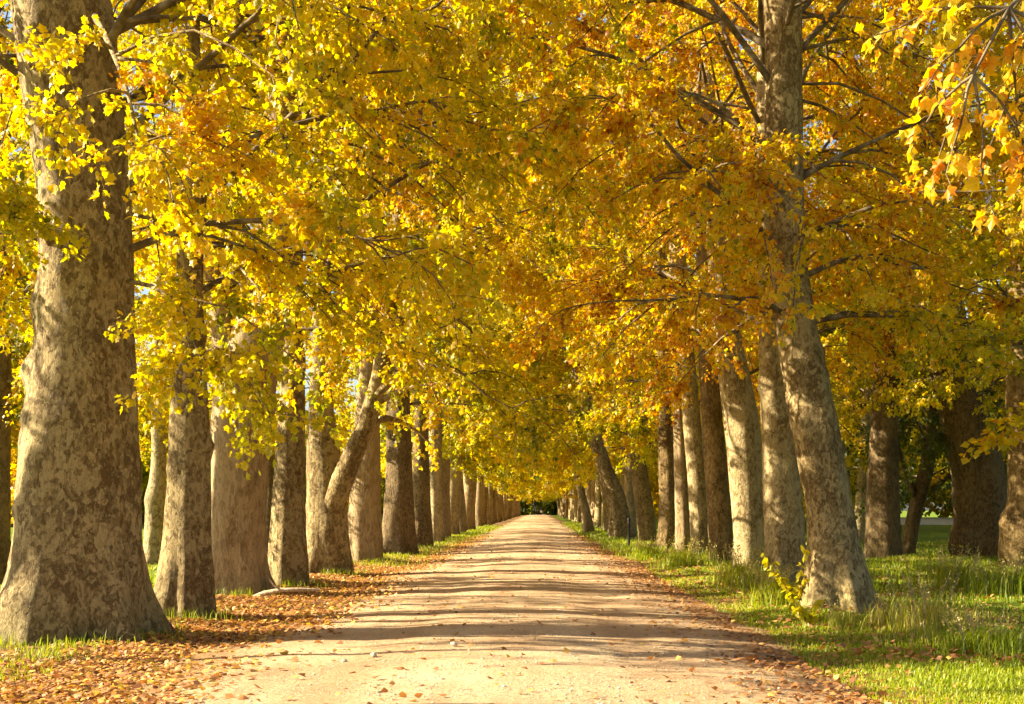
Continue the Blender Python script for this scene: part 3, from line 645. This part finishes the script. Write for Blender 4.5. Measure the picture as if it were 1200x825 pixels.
n = 5500; y = depth(n, 13, 60, 1.5); x = 3.2+np.abs(rng.normal(0, 3.5, n)); leafbed(a, x, y, rng.uniform(.05, .10, n), .6, .2, .10)
n = 4000; y = depth(n, 12, 60, 1.4); x = -7-np.abs(rng.normal(0, 3.5, n)); leafbed(a, x, y, rng.uniform(.07, .14, n), .45, .2, .06)
props(link('fallen_leaves', a.mesh('fallen_leaves', LITTER, False, True)), kind='stuff')

ico = [(0,0,1),(.9,0,.4),(.28,.85,.4),(-.72,.53,.4),(-.72,-.53,.4),(.28,-.85,.4),(.72,.53,-.4),(-.28,.85,-.4),(-.9,0,-.4),(-.28,-.85,-.4),(.72,-.53,-.4),(0,0,-1)]
icf = [(0,1,2),(0,2,3),(0,3,4),(0,4,5),(0,5,1),(1,6,2),(2,7,3),(3,8,4),(4,9,5),(5,10,1),(2,6,7),(3,7,8),(4,8,9),(5,9,10),(1,10,6),(11,7,6),(11,8,7),(11,9,8),(11,10,9),(11,6,10)]
def stones(acc, x, y, s):
    n = len(x); V0 = np.array(ico); V = V0[None]*s[:, None, None]*rng.uniform(.6, 1.25, (n, 12, 1))*np.array([1,1,.6])
    V = V+np.stack([x, y, surf(x, y)+s*.1], 1)[:, None]
    acc.add(V.reshape(-1, 3), tris=(np.array(icf)[None]+(np.arange(n)*12)[:, None, None]).reshape(-1, 3))
a = Acc(); n = 16000; stones(a, np.clip(-.45+rng.normal(0, 1.5, n), -3.4, 2.7), depth(n, 8.5, 40, 1.8), rng.uniform(.004, .010, n)*np.where(rng.uniform(0, 1, n) < .04, 2.2, 1))
props(link('gravel', a.mesh('gravel', STONEM)), kind='stuff')

def blades(acc, x, y, h, w, tint, bend=.5):
    n = len(x); th = rng.uniform(0, 6.28, n); d = np.stack([np.cos(th), np.sin(th), 0*th], 1); s = np.stack([-np.sin(th), np.cos(th), 0*th], 1)
    B = np.stack([x, y, surf(x, y)-.01], 1); b = rng.uniform(.1, 1, n)[:, None]*bend*h[:, None]
    up = np.array([0,0,1.0]); M = B+up*h[:, None]*.6+d*b*.3; T = B+up*h[:, None]*rng.uniform(.75, 1, n)[:, None]+d*b
    V = np.stack([B-s*w[:, None], B+s*w[:, None], M+s*w[:, None]*.75, M-s*w[:, None]*.75, T], 1)
    i = (np.arange(n)*5)[:, None]
    acc.add(V.reshape(-1, 3), tris=i+np.array([[3,2,4]]), quads=i+np.array([[0,1,2,3]]), tint=np.repeat(tint, 5))
a = Acc()
# right verge and meadow
n = 150000; y = depth(n, 9.5, 60, 1.5); x = 2.7+rng.uniform(0, 1, n)**.85*(4+y*.35)
c = pn(x, y, .55); k = (c+rng.normal(0, .22, n) > -.12-.25*(y > 25)) & (x > 2.9+.5*pn(x, y, .8, 5)); x, y, c = x[k], y[k], c[k]
tall = np.clip((x-3.3)/1.4, 0, 1)*np.clip(.5+c*1.4, .15, 1.3)
h = (.04+.14*tall)*rng.uniform(.5, 1.25, len(x)); w = (.0034+.00026*y)
blades(a, x, y, h, w, np.clip(rng.normal(.42, .16, len(x))+.25*(pn(x, y, .35, 8) > .15), 0, 1))
# short bright turf along the road edge at the right, and round the nearest left trunk
n = 30000; y = depth(n, 9.5, 34, 1.5); x = 2.75+rng.uniform(0, 1, n)**.8*2.0; k = pn(x, y, .7, 12)+rng.normal(0, .15, n) > -.12-.2*(y < 15); x, y = x[k], y[k]
blades(a, x, y, rng.uniform(.03, .09, len(x)), .0038+.0002*y, np.clip(rng.normal(.55, .12, len(x)), 0, 1), .9)
n = 9000; y = depth(n, 10.5, 17, 1.0); x = -4.7-rng.uniform(0, 1, n)*2.6; k = (pn(x, y, 1.1, 31)+rng.normal(0, .16, n) > -.02) & (x+.55*pn(x, y, 1.6, 7)+rng.normal(0, .25, n) < -4.95); x, y = x[k], y[k]
blades(a, x, y, rng.uniform(.04, .14, len(x)), .0055+0*y, np.clip(rng.normal(.5, .14, len(x)), 0, 1), .9)
# left: behind the trunks and a few tufts at their feet
n = 45000; y = depth(n, 11, 70, 1.3); x = -6.2-rng.uniform(0, 1, n)**.9*(3+y*.28); c = pn(x, y, .5, 2); k = c+rng.normal(0, .2, n) > -.05; x, y = x[k], y[k]
blades(a, x, y, .13*rng.uniform(.4, 1.3, len(x)), .003+.00022*y, np.clip(rng.normal(.48, .15, len(x)), 0, 1))
for tx, ty, tr in TRUNKS:
    n = 1100; th = rng.uniform(0, 6.28, n); r = tr+np.abs(rng.normal(.0, .28, n)); x = tx+r*np.cos(th); y = ty+r*np.sin(th); k = pn(x, y, 2.2, 17)+rng.normal(0, .12, n) > .05; x, y = x[k], y[k]; n = len(x)
    blades(a, x, y, rng.uniform(.05, .24, n), np.full(n, .006), np.clip(rng.normal(.45, .2, n), 0, 1))
# low tufts along the left road edge, far
n = 9000; y = depth(n, 35, 120, 1.2); x = -4.6+rng.normal(0, .5, n); blades(a, x, y, rng.uniform(.05, .2, n), .003+.0002*y, np.clip(rng.normal(.5, .15, n), 0, 1))
n = 12000; y = depth(n, 40, 140, 1.2); x = 3.6+rng.normal(0, .45, n); blades(a, x, y, rng.uniform(.06, .3, n), .003+.0002*y, np.clip(rng.normal(.5, .15, n), 0, 1))
props(link('grass', a.mesh('grass', GRASSM, False, True)), kind='stuff')

# tall seeded grass clumps, weeds and the sapling at the right
def clump(label, x, y, r, h, n, hue, seed, group='tall grass clumps on the right verge'):
    a = Acc(); th = rng.uniform(0, 6.28, n); q = np.abs(rng.normal(0, .5, n))*r; X = x+q*np.cos(th); Y = y+q*np.sin(th)
    hh = h*rng.uniform(.45, 1.1, n); blades(a, X, Y, hh, np.full(n, .0035+.00018*y), np.clip(rng.normal(hue, .13, n), 0, 1), .8)
    m = n//26; th = rng.uniform(0, 6.28, m); q = np.abs(rng.normal(0, .45, m))*r; bx = x+q*np.cos(th); by = y+q*np.sin(th); hs = h*rng.uniform(.9, 1.35, m)
    tp = np.stack([bx+.3*hs*np.cos(th), by+.3*hs*np.sin(th), surf(bx, by)+hs], 1); b0 = np.stack([bx, by, surf(bx, by)], 1)
    s = Acc(); s2 = np.linspace(0, 1, 5)[None, :, None]; P = b0[:, None]*(1-s2)+tp[:, None]*s2; P[..., :2] = b0[:, None, :2]+(tp-b0)[:, None, :2]*s2**2
    off = np.array([x, y, 0])
    tubes(s, P-off, np.full((m, 5), .0022+.00008*y), 3)
    hd = np.repeat(P[:, 3:5], 9, 1).reshape(-1, 3)+rng.normal(0, .02, (m*18, 3)); hd[:, 2] += rng.uniform(-.08, .06, len(hd))
    sd = Acc(); leaves(sd, hd-off, rng.normal(0, .5, hd.shape)+np.array([0,0,.8]), rng.normal(0, 1, hd.shape), np.full(len(hd), .018+.0005*y), np.clip(rng.normal(.90, .05, len(hd)), 0, 1), T_KITE)
    E = empty('grass_clump', (x, y, 0), label, 'grass clump', group)
    for v in a.V: v -= np.array(off, np.float32)
    props(link('grass_blades', a.mesh('grass_blades', GRASSM, False, True), E), kind='stuff'); props(link('seed_stalks', s.mesh('seed_stalks', DEADM), E), kind='stuff'); props(link('seed_heads', sd.mesh('seed_heads', GRASSM, False, True), E), kind='stuff')
def gp(px, py): D = F*CAMZ/(py-VY); return (px-VX)/F*D, D
for lb, px, py, r, h, n, hue in (
    ('pale feathery grass clump in front of the pale smooth plane tree on the right', 872, 690, .75, .62, 900, .72),
    ('seeded grass clump growing in front of the white footed plane tree', 905, 712, .45, .5, 500, .6),
    ('wispy straw coloured grass clump right of the nearest right trunk', 1085, 745, .7, .6, 500, .8),
    ('dry grass clump at the right foot of the nearest right trunk', 1042, 738, .3, .35, 250, .8),
    ('thin grass clump growing at the front of the nearest right trunk', 985, 740, .3, .35, 160, .7),
    ('low green grass clump near the bottom right corner', 1150, 770, .6, .4, 800, .45),
    ('bushy grass clump in front of the brown flared plane tree', 800, 668, .8, .6, 700, .55),
    ('grass clump beside the dark post on the right verge', 757, 655, .6, .5, 500, .5),
    ('tall grass clump in the meadow before the big leaning tree', 1120, 690, .9, .6, 800, .6),
    ('grass clump under the rough tree at the right edge', 1185, 700, .9, .55, 900, .4)):
    x, D = gp(px, py); clump(lb, x, D, r, h, n, hue, 1)
def sapling(label, px, py, h, nl_, seed):
    r2 = np.random.default_rng(seed); x, D = gp(px, py); E = empty('sapling', (x, D, 0), label, 'sapling', None); w = Acc(); lv = Acc()
    for i in range(5):
        t = np.linspace(0, 1, 7)[:, None]; a0 = r2.uniform(0, 6.28); d = np.array([math.cos(a0)*.25-.1, math.sin(a0)*.25, 1.0])*h*r2.uniform(.55, 1.05)
        P = d*t+np.array([math.cos(a0), math.sin(a0), -.5])*.18*h*t*t
        tubes(w, P[None], np.linspace(.008, .003, 7)[None], 5)
        u = r2.uniform(.2, 1, nl_); Bq = np.stack([np.interp(u*6, np.arange(7), P[:, c]) for c in range(3)], 1)
        tip = r2.normal(0, .6, (nl_, 3))+np.array([0,-.2,-.3]); leaves(lv, Bq, tip, r2.normal(0, .5, (nl_, 3))+np.array([-.3,-.5,.6]), r2.uniform(.09, .16, nl_), np.clip(r2.normal(.36, .05, nl_), 0, 1), T_OVAL)
    link('stem', w.mesh('stem', BRANCH, True), E); link('foliage', lv.mesh('foliage', LEAF, False, True), E)
sapling('bright lime leaved sapling between the white footed and the nearest right plane trees', 933, 716, 1.15, 26, 5)
sapling('small yellow leaved shoot in the grass at the foot of the nearest right plane tree', 946, 735, .45, 14, 6)

# marker post on the right verge
x, D = gp(737, 643); E = empty('marker_post', (x, D, 0), 'thin dark post standing on the right verge by the road', 'post')
a = Acc(); P = np.array([[(0,0,-.1),(0,0,.4),(0,0,.9),(0,0,1.18)]]); tubes(a, P, np.full((1, 4), .055), 12); link('shaft', a.mesh('shaft', POSTM, True), E)
a = Acc(); P = np.array([[(0,0,1.16),(0,0,1.165),(0,0,1.22),(0,0,1.25),(0,0,1.255)]]); tubes(a, P, np.array([[.0,.075,.075,.05,.0]]), 12); link('cap', a.mesh('cap', POSTM, True), E)
# dead stick among the leaves
x, D = gp(345, 702); a = Acc()
P = np.array([(-.75,.1,.03),(-.55,.05,.10),(-.25,0,.16),(.1,-.02,.17),(.45,.05,.16)]); tubes(a, P[None], np.array([[.035,.045,.04,.035,.02]]), 8)
tubes(a, np.array([[(-.25,0,.16),(-.35,-.1,.26),(-.42,-.12,.36)]]), np.array([[.022,.016,.008]]), 6)
o = link('dead_branch', a.mesh('dead_branch', DEADM, True), None, (x, D, 0)); props(o, 'bleached dead branch lying on the leaves before the slender left trunk', 'branch')
# loose stones on the road
for lb, px, py, s in (('rounded grey stone lying in the middle of the road, largest of the loose stones', 532, 764, .05), ('dark flat stone on the left half of the road', 438, 773, .045), ('small stone near the left edge of the road', 404, 778, .04)):
    x, D = gp(px, py+8); a = Acc(); stones(a, np.array([0.]), np.array([0.]), np.array([s])); z = float(rz(np.array(x), D))
    for v in a.V: v[:, 2] -= v[:, 2].min()
    props(link('stone', a.mesh('stone', STONEM, True), None, (x, D, z-.008)), lb, 'stone', 'loose stones on the road')
# far white wall beyond the meadow
a = Acc()
def boxm(a, x0, x1, y0, y1, z0, z1):
    V = [(x, y, z) for z in (z0, z1) for y in (y0, y1) for x in (x0, x1)]
    a.add(V, quads=[(0,2,3,1),(4,5,7,6),(0,1,5,4),(2,6,7,3),(0,4,6,2),(1,3,7,5)])
boxm(a, 34, 75, 133, 133.4, 0, 0.7)
E = empty('boundary_wall', (0, 0, 0), 'low white wall beyond the meadow at the right', 'wall'); link('masonry', a.mesh('masonry', WALLM), E)
a = Acc(); boxm(a, 33.9, 75.1, 132.9, 133.5, 0.703, 0.78); link('coping', a.mesh('coping', STONEM), E)

# ------------------------------------------------------------------ light, sky, camera
SUN_EL, SUN_F = math.radians(27), math.radians(1.5)
d = Vector((math.cos(SUN_F)*math.cos(SUN_EL), -math.sin(SUN_F)*math.cos(SUN_EL), -math.sin(SUN_EL)))
L = bpy.data.lights.new('sun', 'SUN'); L.energy = 5.0; L.angle = math.radians(0.5); L.color = (1.0, 0.86, 0.60)
lo = bpy.data.objects.new('sun', L); COL.objects.link(lo); lo.rotation_euler = d.to_track_quat('-Z', 'Y').to_euler(); lo.location = (-40, 10, 30)
w = bpy.data.worlds.new('World'); scene.world = w; w.use_nodes = True; nt = w.node_tree
sky = nt.nodes.new('ShaderNodeTexSky'); sky.sky_type = 'NISHITA'; sky.sun_disc = False
sky.sun_elevation = SUN_EL; sky.sun_rotation = math.atan2(-math.cos(SUN_F), math.sin(SUN_F)); sky.dust_density = 2.0
bg = nt.nodes['Background']; bg.inputs[1].default_value = 0.05; nt.links.new(sky.outputs[0], bg.inputs[0])

cd = bpy.data.cameras.new('camera'); cd.sensor_width = 36; cd.lens = F/1200*36
cd.shift_x = (600-VX)/1200; cd.shift_y = (VY-412.5)/1200; cd.clip_end = 3000; cd.clip_start = 0.1
co = bpy.data.objects.new('camera', cd); COL.objects.link(co); co.location = (0, 0, CAMZ); co.rotation_euler = (PI/2, 0, 0)
scene.camera = co
scene.view_settings.view_transform = 'Standard'; scene.view_settings.look = 'None'; scene.view_settings.gamma = 1.0
scene.view_settings.use_curve_mapping = False; scene.view_settings.exposure = 2.2
c = scene.cycles; c.max_bounces = 7; c.diffuse_bounces = 5; c.glossy_bounces = 2; c.transmission_bounces = 5; c.transparent_max_bounces = 4
c.use_denoising = True; c.use_adaptive_sampling = True; c.adaptive_threshold = 0.02; c.sample_clamp_indirect = 6
